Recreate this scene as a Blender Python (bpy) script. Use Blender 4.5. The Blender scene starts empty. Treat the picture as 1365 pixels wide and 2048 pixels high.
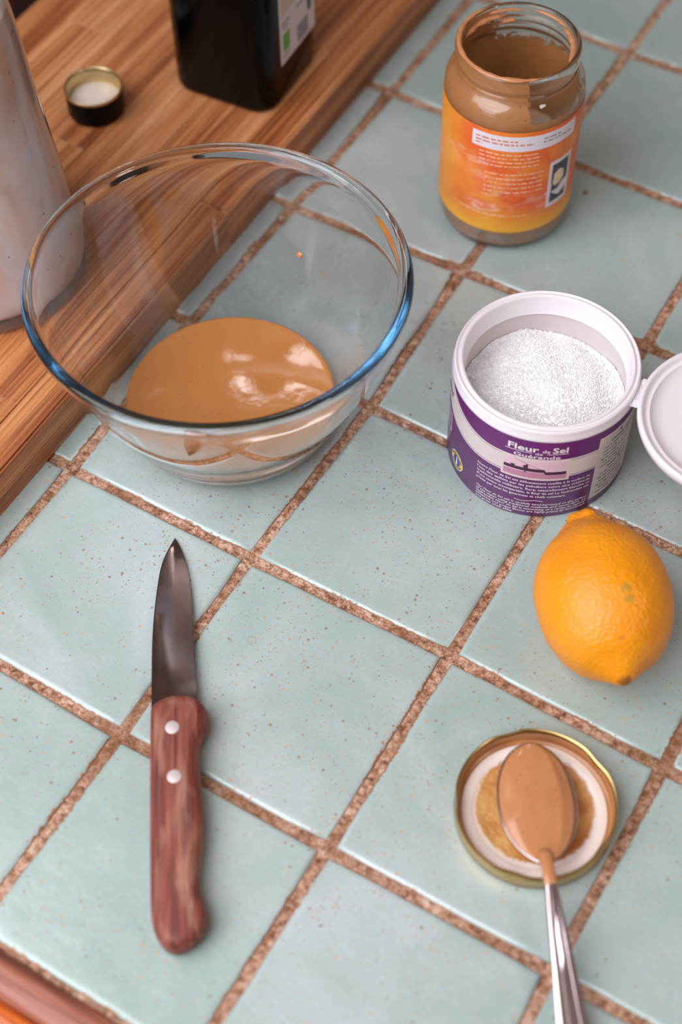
import bpy, bmesh, math, random
import numpy as np
from mathutils import Vector, Matrix, noise
PI = math.pi
random.seed(7)
sc = bpy.context.scene
col = sc.collection

# ---------------------------------------------------------------- camera, world, light, exposure
cam_d = bpy.data.cameras.new('camera')
cam = bpy.data.objects.new('camera', cam_d); col.objects.link(cam)
cam_d.sensor_fit = 'VERTICAL'; cam_d.sensor_height = 36.0; cam_d.sensor_width = 24.0
cam_d.lens = 3096.14 / 2048 * 36.0
cam_d.clip_start = 0.01
cam.matrix_world = Matrix(((0.85868605, -0.41623042, 0.29901589, 0.35929),
                           (0.5123648, 0.71069615, -0.48207187, -0.64612),
                           (-0.01185646, 0.56715361, 0.82352669, 0.62631),
                           (0, 0, 0, 1)))
cam_d.dof.use_dof = True; cam_d.dof.focus_distance = 0.745; cam_d.dof.aperture_fstop = 4.2
sc.camera = cam

w = bpy.data.worlds.new('world'); sc.world = w; w.use_nodes = True
bg = w.node_tree.nodes['Background']
bg.inputs[0].default_value = (0.40, 0.30, 0.27, 1); bg.inputs[1].default_value = 0.30

def area(name, loc, target, sx, sy, power, color):
    d = bpy.data.lights.new(name, 'AREA'); d.shape = 'RECTANGLE'; d.size = sx; d.size_y = sy
    d.energy = power; d.color = color
    o = bpy.data.objects.new(name, d); col.objects.link(o); o.location = loc
    o.rotation_euler = (Vector(target) - Vector(loc)).to_track_quat('-Z', 'Y').to_euler()
    return o
area('skylight', (-0.15, -0.92, 1.00), (0.12, -0.34, 0), 1.2, 0.95, 12.5, (0.94, 0.95, 1.0))
area('window_behind', (-0.35, -1.55, 0.62), (0.1, -0.3, 0.05), 0.9, 0.6, 6.0, (0.66, 0.80, 1.0))
area('window_ahead', (-0.561, 0.632, 1.22), (0.05, -0.215, 0), 0.10, 0.13, 0.40, (1.0, 0.97, 0.97))
area('window_right', (1.20, -0.30, 1.05), (0.15, -0.2, 0.05), 0.2, 0.3, 1.6, (1.0, 0.95, 0.93))

vs = sc.view_settings
vs.view_transform = 'Standard'; vs.look = 'None'; vs.gamma = 1.0; vs.use_curve_mapping = False
vs.exposure = 0.70
cy = sc.cycles
cy.max_bounces = 48; cy.transmission_bounces = 48; cy.glossy_bounces = 40; cy.diffuse_bounces = 4
cy.transparent_max_bounces = 12
cy.caustics_refractive = True; cy.caustics_reflective = True; cy.blur_glossy = 0.3
cy.sample_clamp_indirect = 6.0

# ---------------------------------------------------------------- material helpers
def lin(c):
    return tuple((x / 255 / 12.92 if x / 255 <= 0.04045 else ((x / 255 + 0.055) / 1.055) ** 2.4) for x in c) + (1.0,)
class NT:
    def __init__(s, name):
        s.m = bpy.data.materials.new(name); s.m.use_nodes = True; s.t = s.m.node_tree
        s.b = s.t.nodes['Principled BSDF']; s.out = s.t.nodes['Material Output']
    def n(s, typ, ins=None, **kw):
        x = s.t.nodes.new(typ)
        for k, v in kw.items(): setattr(x, k, v)
        for k, v in (ins or {}).items(): s.set(x.inputs[k], v)
        return x
    def set(s, sock, v):
        if isinstance(v, bpy.types.NodeSocket): s.t.links.new(v, sock)
        elif isinstance(v, bpy.types.Node): s.t.links.new(v.outputs[0], sock)
        else: sock.default_value = v
    def math(s, op, a, b=0.0, c=0.0):
        return s.n('ShaderNodeMath', {0: a, 1: b, 2: c}, operation=op).outputs[0]
    def mix(s, f, a, b, bt='MIX'):
        x = s.n('ShaderNodeMix', data_type='RGBA', blend_type=bt)
        s.set(x.inputs[0], f); s.set(x.inputs[6], a); s.set(x.inputs[7], b)
        return x.outputs[2]
    def ramp(s, f, stops, interp='LINEAR'):
        x = s.n('ShaderNodeValToRGB', {0: f}); cr = x.color_ramp; cr.interpolation = interp
        cr.elements.remove(cr.elements[1]); cr.elements[0].position = stops[0][0]
        for p, c in stops[1:]: cr.elements.new(p)
        for e, (p, c) in zip(cr.elements, stops): e.color = c if isinstance(c, tuple) else (c, c, c, 1)
        return x.outputs[0]
    def pos(s, scale=(1, 1, 1), rot=(0, 0, 0), obj=False):
        if obj: v = s.n('ShaderNodeTexCoord').outputs['Object']
        else: v = s.n('ShaderNodeNewGeometry').outputs['Position']
        return s.n('ShaderNodeMapping', {'Vector': v, 'Scale': scale, 'Rotation': rot}).outputs[0]
    def noise(s, v, scale, detail=3.0, rough=0.5, dist=0.0):
        return s.n('ShaderNodeTexNoise', {'Vector': v, 'Scale': scale, 'Detail': detail, 'Roughness': rough, 'Distortion': dist}).outputs[0]
    def bump(s, h, dist, strength=1.0):
        x = s.n('ShaderNodeBump', {'Height': h, 'Distance': dist, 'Strength': strength})
        s.set(s.b.inputs['Normal'], x.outputs[0]); return x
    def P(s, **kw):
        for k, v in kw.items(): s.set(s.b.inputs[k.replace('_', ' ')], v)
        return s.m

def simple(name, rgb, rough=0.5, metal=0.0, **kw):
    t = NT(name); t.P(Base_Color=lin(rgb), Roughness=rough, Metallic=metal)
    for k, v in kw.items(): t.set(t.b.inputs[k.replace('_', ' ')], v)
    return t.m

# tile glaze ------------------------------------------------------
def make_tile_mat():
    t = NT('sea_green_glaze')
    p = t.pos()
    rnd = t.n('ShaderNodeObjectInfo').outputs['Random']
    n1 = t.noise(p, 14, 4, 0.6, 0.6)
    n2 = t.noise(p, 3.0, 2)
    c = t.ramp(n1, [(0.30, lin((148, 166, 160))), (0.5, lin((165, 178, 174))), (0.70, lin((184, 191, 191)))])
    c = t.mix(t.math('MULTIPLY', rnd, 0.35), c, lin((148, 173, 162)))
    c = t.mix(t.ramp(n2, [(0.4, 0.0), (0.65, 0.35)]), c, lin((184, 192, 193)))
    # mottled fine grain
    g = t.noise(p, 420, 2)
    c = t.mix(t.ramp(g, [(0.35, 0.14), (0.6, 0.0)]), c, lin((132, 156, 146)))
    # rust specks, two sizes; thick in the middle of the counter
    def specks(scale, lo, hi, keep, shift):
        v = t.n('ShaderNodeMapping', {'Vector': p, 'Location': shift, 'Scale': (1, 1, 0)}).outputs[0]
        vo = t.n('ShaderNodeTexVoronoi', {'Vector': v, 'Scale': scale, 'Randomness': 1.0})
        sx = t.n('ShaderNodeSeparateColor', {0: vo.outputs['Color']})
        rad = t.n('ShaderNodeMapRange', {0: sx.outputs[0], 1: 0.0, 2: 1.0, 3: lo, 4: hi}).outputs[0]
        wob = t.math('MULTIPLY_ADD', t.noise(p, 1500, 1), 0.12, t.math('SUBTRACT', vo.outputs['Distance'], 0.06))
        d = t.math('LESS_THAN', wob, rad)
        k = t.math('LESS_THAN', sx.outputs[1], keep)
        return t.math('MULTIPLY', d, k), sx.outputs[2]
    dist = t.n('ShaderNodeVectorMath', {0: t.n('ShaderNodeMapping', {'Vector': p, 'Location': (-0.17 , 0.33 , 0)}).outputs[0], 1: (1, 1, 0)}, operation='MULTIPLY')
    ln = t.n('ShaderNodeVectorMath', {0: dist.outputs[0]}, operation='LENGTH').outputs['Value']
    fall = t.n('ShaderNodeMapRange', {0: ln, 1: 0.08, 2: 0.26, 3: 0.62, 4: 0.10}).outputs[0]
    dens = t.math('MULTIPLY', fall, t.ramp(t.noise(p, 16, 3), [(0.36, 0.25), (0.6, 1.3)]))
    s1, r1 = specks(250, 0.06, 0.19, t.math('MULTIPLY', dens, 2.0), (3.1, 1.7, 0))
    s2, r2 = specks(400, 0.06, 0.20, t.math('MULTIPLY', dens, 2.2), (8.3, 5.2, 0))
    s3, r3 = specks(620, 0.05, 0.24, t.math('MULTIPLY', dens, 2.0), (2.7, 9.1, 0))
    sm = t.math('MAXIMUM', t.math('MAXIMUM', s1, s2), t.math('MULTIPLY', s3, 0.7))
    scol = t.ramp(r1, [(0.0, lin((194, 146, 92))), (0.5, lin((176, 122, 72))), (1.0, lin((142, 98, 58)))])
    c = t.mix(t.math('MULTIPLY', sm, 0.85), c, scol)
    # dried droplet ring
    dd = t.n('ShaderNodeVectorMath', {0: p, 1: (0.1332, -0.3630, 0)}, operation='DISTANCE').outputs['Value']
    dd = t.math('ADD', dd, t.math('MULTIPLY', t.math('SUBTRACT', t.noise(p, 190, 2), 0.5), 0.0022))
    ring = t.n('ShaderNodeMapRange', {0: t.math('ABSOLUTE', t.math('SUBTRACT', dd, 0.0022)), 1: 0.0001, 2: 0.0004, 3: 0.55, 4: 0.0}).outputs[0]
    c = t.mix(ring, c, lin((150, 132, 96)))
    # grime creeping over the tile edge
    e = t.n('ShaderNodeAttribute', attribute_name='edge').outputs['Fac']
    gn = t.noise(p, 330, 4, 0.65)
    gl = t.noise(p, 22, 2)
    th = t.math('MULTIPLY', t.math('SUBTRACT', gn, 0.33), t.ramp(gl, [(0.42, 0.4), (0.66, 2.2)]))
    gm = t.n('ShaderNodeMapRange', {0: t.math('SUBTRACT', th, e), 1: -0.05, 2: 0.14, 3: 0.0, 4: 1.0}).outputs[0]
    c = t.mix(gm, c, t.mix(gn, lin((96, 58, 32)), lin((176, 122, 78))))
    rough = t.ramp(t.noise(p, 30, 4, 0.6), [(0.3, 0.24), (0.7, 0.36)])
    rough = t.math('ADD', rough, t.math('MULTIPLY', t.math('MAXIMUM', gm, sm), 0.35))
    t.P(Base_Color=c, Roughness=rough, Specular_IOR_Level=1.0)
    h = t.math('ADD', t.math('MULTIPLY', t.noise(p, 60, 3), 1.0), t.math('MULTIPLY', t.noise(p, 500, 1), 0.12))
    t.bump(t.math('ADD', h, t.math('MULTIPLY', gm, 0.25)), 0.0004)
    return t.m
def make_grout_mat():
    t = NT('brown_grout'); p = t.pos()
    n1 = t.noise(p, 330, 5, 0.75); n2 = t.noise(p, 24, 3); n3 = t.noise(p, 900, 2)
    c = t.ramp(n1, [(0.34, lin((84, 50, 32))), (0.44, lin((152, 104, 76))), (0.54, lin((202, 156, 128))), (0.66, lin((226, 198, 180)))])
    c = t.mix(t.ramp(n2, [(0.45, 0.0), (0.66, 0.62)]), c, lin((132, 84, 50)))
    c = t.mix(t.ramp(n3, [(0.55, 0.0), (0.7, 0.5)]), c, lin((86, 50, 32)))
    t.P(Base_Color=c, Roughness=0.85)
    t.bump(t.math('ADD', n1, t.math('MULTIPLY', n3, 0.35)), 0.0012)
    return t.m
def make_wood(name, cols, axis=(55, 2.6, 55), rough=0.45, fine=520, rnd_amt=0.2, bump=0.0003):
    t = NT(name)
    oi = t.n('ShaderNodeObjectInfo').outputs['Random']
    base = t.n('ShaderNodeNewGeometry').outputs['Position']
    off = t.n('ShaderNodeCombineXYZ', {0: t.math('MULTIPLY', oi, 7.0), 1: t.math('MULTIPLY', oi, 3.0), 2: 0.0}).outputs[0]
    v = t.n('ShaderNodeVectorMath', {0: base, 1: off}, operation='ADD').outputs[0]
    mp = t.n('ShaderNodeMapping', {'Vector': v, 'Scale': axis}).outputs[0]
    big = t.noise(mp, 1.0, 4, 0.6, 0.8)
    ax2 = tuple(a * fine / 55 if a > 10 else a * 2.4 for a in axis)
    fn = t.noise(t.n('ShaderNodeMapping', {'Vector': v, 'Scale': ax2}).outputs[0], 1.0, 3, 0.6, 0.2)
    f = t.math('ADD', t.math('MULTIPLY', big, 0.62), t.math('MULTIPLY', fn, 0.42))
    f = t.math('ADD', f, t.math('MULTIPLY', t.math('SUBTRACT', oi, 0.5), rnd_amt * 0.35))
    st = (0.36, 0.455, 0.545, 0.65)
    c = t.ramp(f, [(s_, lin(c_)) for s_, c_ in zip(st, cols)])
    pores = t.ramp(fn, [(0.30, 0.55), (0.40, 0.0)])
    c = t.mix(pores, c, lin(tuple(int(x * 0.55) for x in cols[0])))
    t.P(Base_Color=c, Roughness=rough)
    t.bump(fn, bump)
    return t.m
M = {}
M['tile'] = make_tile_mat(); M['grout'] = make_grout_mat()
M['board'] = make_wood('oiled_board_wood', [(116, 56, 24), (158, 90, 46), (190, 122, 72), (212, 152, 104)], axis=(70, 3.0, 70))
M['nosing'] = make_wood('worn_edge_wood', [(84, 40, 26), (132, 70, 48), (168, 100, 76), (212, 160, 146)], axis=(5, 90, 90), rough=0.4)
M['orange_wood'] = make_wood('varnished_orange_wood', [(150, 62, 14), (190, 88, 26), (212, 108, 36), (226, 130, 56)], axis=(4, 60, 60), rough=0.3)
M['rosewood'] = make_wood('red_knife_wood', [(86, 36, 28), (126, 60, 48), (156, 88, 74), (186, 128, 108)], axis=(60, 60, 60), rough=0.5)
M['wall'] = make_wood('dark_red_wood', [(52, 18, 10), (84, 32, 18), (104, 44, 26), (120, 56, 36)], axis=(40, 3, 40), rough=0.5)

def glass(name, color=(1, 1, 1, 1), rough=0.0, ior=1.47, dens=0.0, vcol=(0.6, 0.8, 0.95, 1)):
    t = NT(name)
    g = t.n('ShaderNodeBsdfGlass', {'Color': color, 'Roughness': rough, 'IOR': ior})
    t.t.links.new(g.outputs[0], t.out.inputs['Surface'])
    if dens:
        v = t.n('ShaderNodeVolumeAbsorption', {'Color': vcol, 'Density': dens})
        t.t.links.new(v.outputs[0], t.out.inputs['Volume'])
    return t.m
M['bowl_glass'] = glass('clear_bowl_glass', (0.985, 0.995, 1.0, 1), dens=17, vcol=(0.56, 0.76, 0.86, 1))
M['jar_glass'] = glass('clear_jar_glass', (0.98, 0.99, 0.985, 1), ior=1.45)

# ---------------------------------------------------------------- mesh helpers
def link(name, me, mat, parent=None, smooth=True, loc=None):
    o = bpy.data.objects.new(name, me); col.objects.link(o)
    if mat is not None and len(me.materials) == 0: me.materials.append(mat)
    if smooth is True: me.shade_smooth()
    elif smooth: me.shade_smooth(); me.set_sharp_from_angle(angle=math.radians(smooth))
    if parent is not None: o.parent = parent
    if loc is not None: o.location = loc
    return o
def mesh(name, vs_, fs, mat, parent=None, smooth=True, loc=None):
    me = bpy.data.meshes.new(name); me.from_pydata([tuple(v) for v in vs_], [], fs); me.validate(); me.update()
    return link(name, me, mat, parent, smooth, loc)
def fix(o):
    bm = bmesh.new(); bm.from_mesh(o.data); bmesh.ops.recalc_face_normals(bm, faces=bm.faces); bm.to_mesh(o.data); bm.free(); return o
def thing(name, label, cat, loc=(0, 0, 0), group=None):
    o = bpy.data.objects.new(name, None); col.objects.link(o); o.location = loc; o.empty_display_size = 0.02
    o['label'] = label; o['category'] = cat
    if group: o['group'] = group
    return o
def tag(o, label, cat, group=None, kind=None):
    o['label'] = label; o['category'] = cat
    if group: o['group'] = group
    if kind: o['kind'] = kind
    return o
def lathe(name, prof, mat, parent=None, n=96, smooth=40, loc=None, closed=False, rfun=None):
    V = []; F = []; rows = []
    for k, (r, z) in enumerate(prof):
        if r < 1e-7: rows.append([len(V)]); V.append((0, 0, z))
        else:
            row = []
            for i in range(n):
                a = 2 * PI * i / n; rr = r * (rfun(a, k) if rfun else 1.0)
                row.append(len(V)); V.append((rr * math.cos(a), rr * math.sin(a), z))
            rows.append(row)
    pr = list(zip(rows, rows[1:])) + ([(rows[-1], rows[0])] if closed else [])
    for a, b in pr:
        if len(a) == 1 and len(b) == 1: continue
        for i in range(n):
            j = (i + 1) % n
            if len(a) == 1: F.append((a[0], b[i], b[j]))
            elif len(b) == 1: F.append((a[i], b[0], a[j]))
            else: F.append((a[i], b[i], b[j], a[j]))
    return fix(mesh(name, V, F, mat, parent, smooth, loc))
def smoothpts(pts, it=2, closed=True):
    for _ in range(it):
        q = []; n = len(pts); rng = range(n) if closed else range(n - 1)
        if not closed: q.append(pts[0])
        for i in rng:
            a = pts[i]; b = pts[(i + 1) % n]
            q.append(tuple(0.75 * x + 0.25 * y for x, y in zip(a, b))); q.append(tuple(0.25 * x + 0.75 * y for x, y in zip(a, b)))
        if not closed: q.append(pts[-1])
        pts = q
    return pts
def arcprof(pts, it=2): return smoothpts(pts, it, closed=False)
def cyl_patch(name, r, a0, a1, zlo, zhi, mat, parent, loc=None, n=None, th=0.00012):
    """curved sheet on a cylinder; zlo / zhi are numbers or functions of the azimuth in degrees"""
    n = n or max(2, int(abs(a1 - a0) / 2)); V = []; F = []
    f = lambda z, a: z(a) if callable(z) else z
    for i in range(n + 1):
        a = a0 + (a1 - a0) * i / n; c, s_ = math.cos(math.radians(a)), math.sin(math.radians(a))
        zl, zh = f(zlo, a), f(zhi, a)
        for rr in (r, r + th):
            V.append((rr * c, rr * s_, zl)); V.append((rr * c, rr * s_, zh))
    for i in range(n):
        o = 4 * i; F += [(o + 2, o + 6, o + 7, o + 3), (o, o + 1, o + 5, o + 4), (o + 1, o + 3, o + 7, o + 5), (o, o + 4, o + 6, o + 2)]
    F += [(0, 2, 3, 1), (4 * n, 4 * n + 1, 4 * n + 3, 4 * n + 2)]
    return fix(mesh(name, V, F, mat, parent, False, loc))
def text_mesh(txt, bold=0.0, shear=0.0):
    cu = bpy.data.curves.new('lettering', 'FONT'); cu.body = txt; cu.size = 1.0; cu.offset = bold; cu.shear = shear
    cu.resolution_u = 2; cu.fill_mode = 'FRONT'
    o = bpy.data.objects.new('lettering', cu); col.objects.link(o)
    dg = bpy.context.evaluated_depsgraph_get()
    me = bpy.data.meshes.new_from_object(o.evaluated_get(dg))
    V = np.array([tuple(v.co) for v in me.vertices]); F = [tuple(p_.vertices) for p_ in me.polygons]
    bpy.data.objects.remove(o); bpy.data.curves.remove(cu); bpy.data.meshes.remove(me)
    return V, F
def wrap_text(name, lines, r, mat, parent, loc=None, th=0.00004):
    """lines: (text, azimuth0, azimuth1, baseline z, letter height, bold, shear); azimuth grows to the right seen from outside"""
    VV = []; FF = []
    for (txt, a0, a1, z, h, bold, shear) in lines:
        V, F = text_mesh(txt, bold, shear)
        x0, x1 = V[:, 0].min(), V[:, 0].max()
        sc_ = h / 0.72
        if a1 is None: sx = sc_; a_of = lambda x: a0 + math.degrees((x - x0) * sx / r)
        else: a_of = lambda x: a0 + (a1 - a0) * (x - x0) / (x1 - x0)
        o = len(VV)
        for x, y, _ in V:
            a = math.radians(a_of(x)); zz = (z(math.degrees(a)) if callable(z) else z) + y * sc_
            VV.append(((r + th) * math.cos(a), (r + th) * math.sin(a), zz))
        FF += [tuple(i + o for i in f) for f in F]
    return mesh(name, VV, FF, mat, parent, False, loc)

# ---------------------------------------------------------------- countertop: grout bed, tiles
S = 0.108
cross = {(0, 0): (-.0002, .0010), (1, 0): (-.0002, -.0016), (2, 0): (-.0022, .0021), (3, 0): (.0010, -.0007),
         (-1, 1): (.0005, -.0033), (1, 1): (-.0014, .0009), (2, 1): (.0031, .0012), (3, 1): (-.0002, -.0005),
         (4, 1): (.0002, -.0013), (1, 2): (-.0003, .0023), (2, 2): (.0005, -.0004), (3, 2): (.0002, .0011),
         (4, 2): (.0003, -.0004), (3, 3): (.0002, -.0010), (4, 3): (-.0013, .0005)}
def gp(i, j):
    dx, dy = cross.get((i, j), (random.Random(i * 31 + j * 7).uniform(-.0008, .0008), random.Random(i * 17 + j * 3).uniform(-.0008, .0008)))
    y = -i * S + dy
    if i == 5: y = -0.5385
    return (j * S + dx, y)
counter = thing('countertop', 'tiled kitchen countertop of pale sea-green square tiles with brown grout', 'countertop')
J0, J1, I0, I1 = -4, 8, -6, 5
x0, x1, y0, y1 = J0 * S - .004, J1 * S + .004, -0.5385, -I0 * S + .004
mesh('grout', [(x0, y0, -.0015), (x1, y0, -.0015), (x1, y1, -.0015), (x0, y1, -.0015), (x0, y0, -.03), (x1, y0, -.03), (x1, y1, -.03), (x0, y1, -.03)],
     [(0, 1, 2, 3), (7, 6, 5, 4), (0, 4, 5, 1), (1, 5, 6, 2), (2, 6, 7, 3), (3, 7, 4, 0)], M['grout'], counter, False)
rings = [(0.0, -.0040, 0.0), (0.0, -.0013, 0.0), (.0003, -.00075, .15), (.0009, -.0003, .35), (.0018, -.00005, .7), (.0032, 0.0, 1.3), (.006, 0.0, 2.4)]
NS = 5
for i in range(I0, I1):
    for j in range(J0, J1):
        rg = random.Random(i * 101 + j)
        q = [Vector(gp(i + 1, j)), Vector(gp(i + 1, j + 1)), Vector(gp(i, j + 1)), Vector(gp(i, j))]
        gap = 0.0024
        c = sum(q, Vector((0, 0))) / 4
        pts = []
        for k in range(4):
            a, b = q[k], q[(k + 1) % 4]; d = (b - a).normalized(); nrm = Vector((-d.y, d.x))
            for m_ in range(NS):
                f = m_ / NS
                pts.append((a, b, d, nrm, f))
        tx, ty = rg.uniform(-.004, .004), rg.uniform(-.004, .004)
        V = []; E_ = []
        for (ins, z, e) in rings:
            for (a, b, d, nrm, f) in pts:
                L = (b - a).length; inset = gap + ins
                s0, s1 = inset, L - inset
                if f == 0:   # corner, softened
                    s_ = inset + .0008 * (1 if ins < .002 else 0); off = inset + .0002
                else: s_ = s0 + (s1 - s0) * f; off = inset + rg.uniform(-.0002, .0002) * (ins < .002)
                p_ = a + d * s_ + nrm * off
                V.append((p_.x - c.x, p_.y - c.y, z + ((p_.x - c.x) * tx + (p_.y - c.y) * ty) * 0.6)); E_.append(e)
        n = len(pts); F = []
        for r_ in range(len(rings) - 1):
            for k in range(n):
                k2 = (k + 1) % n; F.append((r_ * n + k, r_ * n + k2, (r_ + 1) * n + k2, (r_ + 1) * n + k))
        V.append((0, 0, 0)); E_.append(4.0); top = (len(rings) - 1) * n
        for k in range(n): F.append((top + k, top + (k + 1) % n, len(V) - 1))
        o = mesh('tile', V, F, M['tile'], counter, True, (c.x, c.y, 0))
        at = o.data.attributes.new('edge', 'FLOAT', 'POINT'); at.data.foreach_set('value', E_)

# wooden nosing along the counter's front edge and the cupboard front under it
def extrude_x(name, prof, xa, xb, mat, parent, smooth=35):
    n = len(prof); V = [(xa, y, z) for y, z in prof] + [(xb, y, z) for y, z in prof]
    F = [(k, (k + 1) % n, n + (k + 1) % n, n + k) for k in range(n)] + [tuple(range(n))[::-1], tuple(range(n, 2 * n))]
    return fix(mesh(name, V, F, mat, parent, smooth))
edge = thing('counter_edging', 'worn brown wooden edging strip along the front of the tiled countertop', 'edging')
extrude_x('edging_strip', [(-.5392, -.03), (-.5392, .0006), (-.5410, .0014), (-.5500, .0012), (-.5525, .0002), (-.5538, -.0018), (-.5540, -.005), (-.5540, -.03)], x0, x1, M['nosing'], edge)
extrude_x('rounded_moulding', [(-.5542, -.03), (-.5542, -.0065), (-.5560, -.0045), (-.5600, -.0035), (-.5680, -.0060), (-.5740, -.0120), (-.5765, -.020), (-.5765, -.03)], x0, x1, M['orange_wood'], edge)['label'] = 'orange varnished moulding'
fr = extrude_x('cupboard_front', [(-.50, -.031), (-.572, -.031), (-.572, -.85), (-.50, -.85)], x0, x1, M['orange_wood'], None)
tag(fr, 'orange wooden cupboard front below the countertop edging', 'cupboard')
def box(name, a, b, mat, parent=None, kind=None):
    x, y, z = a; X, Y, Z = b
    o = mesh(name, [(x, y, z), (X, y, z), (X, Y, z), (x, Y, z), (x, y, Z), (X, y, Z), (X, Y, Z), (x, Y, Z)],
             [(3, 2, 1, 0), (4, 5, 6, 7), (0, 1, 5, 4), (1, 2, 6, 5), (2, 3, 7, 6), (3, 0, 4, 7)], mat, parent, False)
    if kind: o['kind'] = kind
    return o

# ---------------------------------------------------------------- wooden board made of staves
board = thing('wooden_board', 'thick oiled wooden board of glued staves lying on the tiles', 'board', (-.11, 0, 0))
BT = .027
xs = [-.0115, -.0300, -.0560, -.0790, -.1080, -.1310, -.1590, -.1850, -.2100]
for k in range(len(xs) - 1):
    xa, xb = xs[k + 1], xs[k]
    cuts = [-.535 + .01]
    rr = random.Random(k * 5 + 2); y = cuts[0]
    y += rr.uniform(.12, .38)
    while y < .50: cuts.append(y); y += rr.uniform(.28, .45)
    cuts.append(.62)
    for a, b in zip(cuts, cuts[1:]):
        sh = lambda x, y: x - .0093 * (y + .36)
        bm = bmesh.new()
        vv = [bm.verts.new(p_) for p_ in [(sh(xa, a) + .110, a, .0004), (sh(xb, a) + .110, a, .0004), (sh(xb, b) + .110, b, .0004), (sh(xa, b) + .110, b, .0004),
                                          (sh(xa, a) + .110, a, BT), (sh(xb, a) + .110, a, BT), (sh(xb, b) + .110, b, BT), (sh(xa, b) + .110, b, BT)]]
        for f in [(3, 2, 1, 0), (4, 5, 6, 7), (0, 1, 5, 4), (1, 2, 6, 5), (2, 3, 7, 6), (3, 0, 4, 7)]: bm.faces.new([vv[i_] for i_ in f])
        bmesh.ops.bevel(bm, geom=[e for e in bm.edges if e.verts[0].co.z > .02 and e.verts[1].co.z > .02], offset=.0012 if k == 0 else .0002, segments=2 if k == 0 else 1, affect='EDGES')
        me = bpy.data.meshes.new('stave'); bm.to_mesh(me); bm.free()
        link('stave', me, M['board'], board, False)
# room shell: floor and the wall at the counter's back, up to the sill
box('floor', (-.62, -2.6, -.98), (2.4, 1.9, -.90), simple('pale_floor', (170, 150, 130), .6), None, 'structure')
box('wall_back', (-.62, -2.6, -.90), (-.462, 1.9, .45), simple('warm_wall_paint', (150, 118, 100), .7), None, 'structure')
# reddish wooden box behind the board
wb = thing('wooden_box', 'dark reddish-brown wooden box behind the wooden board in the far corner', 'box', (-.31, -.04, 0))
def local_box(name, a, b, mat, parent, bev=.003):
    bm = bmesh.new(); c_ = [(a[k] + b[k]) / 2 for k in range(3)]; s_ = [b[k] - a[k] for k in range(3)]
    bmesh.ops.create_cube(bm, size=1, matrix=Matrix.Translation(c_) @ Matrix.Diagonal((s_[0], s_[1], s_[2], 1)))
    bmesh.ops.bevel(bm, geom=bm.edges[:], offset=bev, segments=3, affect='EDGES')
    me = bpy.data.meshes.new(name); bm.to_mesh(me); bm.free(); return link(name, me, mat, parent, 40)
local_box('box_body', (-.075, -.16, .0003), (.075, .16, .070), M['wall'], wb)
local_box('box_lid', (-.078, -.163, .0705), (.078, .163, .084), M['wall'], wb)

# ---------------------------------------------------------------- glass bowl and sauce
BX, BY = .0516, -.2540
bowl = thing('glass_bowl', 'large clear glass mixing bowl with thick bluish rim holding brown paste', 'bowl', (BX, BY, .0003))
outer = [(0, .0012), (.036, .0012), (.0385, .0), (.0425, .0), (.0475, .0022), (.0520, .0065), (.0558, .0120), (.0592, .0190), (.0618, .0255), (.0662, .034),
         (.0712, .0440), (.0757, .0540), (.0797, .0645), (.0832, .0750), (.0860, .0850), (.0876, .0915), (.0890, .0943), (.0905, .0960), (.0909, .0984), (.0903, .1004), (.0888, .1013)]
inner = [(.0866, .1013), (.0850, .1001), (.0844, .0978), (.0844, .0935), (.0830, .0845), (.0802, .0745), (.0767, .0640), (.0727, .0535), (.0682, .0438), (.0634, .0345),
         (.0592, .0262), (.0562, .0195), (.0528, .0128), (.0490, .0080), (.0440, .0052), (.0380, .0043), (0, .0040)]
lathe('bowl_body', arcprof(outer + inner, 2), M['bowl_glass'], bowl, n=160, smooth=True)

def make_paste(name, c1, c2, rough=0.22, spec=True, seed=0.0):
    t = NT(name); p = t.pos()
    n = t.noise(p, 60, 4, 0.6); c = t.mix(n, lin(c1), lin(c2))
    vo = t.n('ShaderNodeTexVoronoi', {'Vector': p, 'Scale': 380.0, 'Randomness': 1.0})
    sx = t.n('ShaderNodeSeparateColor', {0: vo.outputs['Color']})
    d = t.math('MULTIPLY', t.math('LESS_THAN', vo.outputs['Distance'], 0.16), t.math('LESS_THAN', sx.outputs[0], 0.22))
    if spec: c = t.mix(t.math('MULTIPLY', d, 0.45), c, lin((92, 52, 26)))
    t.P(Base_Color=c, Roughness=rough, Subsurface_Weight=0.12, Subsurface_Scale=0.004, Subsurface_Radius=(1.0, 0.5, 0.2))
    t.bump(t.math('ADD', t.noise(p, 32, 3, 0.5), t.math('MULTIPLY', t.noise(p, 400, 2), 0.04)), 0.0002)
    return t.m
M['sauce'] = make_paste('nut_paste', (194, 130, 74), (180, 114, 60), 0.05)
M['paste'] = make_paste('thick_nut_paste', (194, 134, 90), (180, 118, 74), 0.14)
sauce = lathe('nut_paste', arcprof([(0, .0046), (.038, .0048), (.0444, .0052), (.0494, .0079), (.0526, .0118), (.0533, .0129), (.0524, .0132), (.0495, .0131), (.040, .0129), (0, .0130)], 1),
              M['sauce'], None, n=96, smooth=True, loc=(BX, BY, .0003))
tag(sauce, 'smooth caramel-brown nut paste pooled in the bottom of the glass bowl', 'paste')
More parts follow.
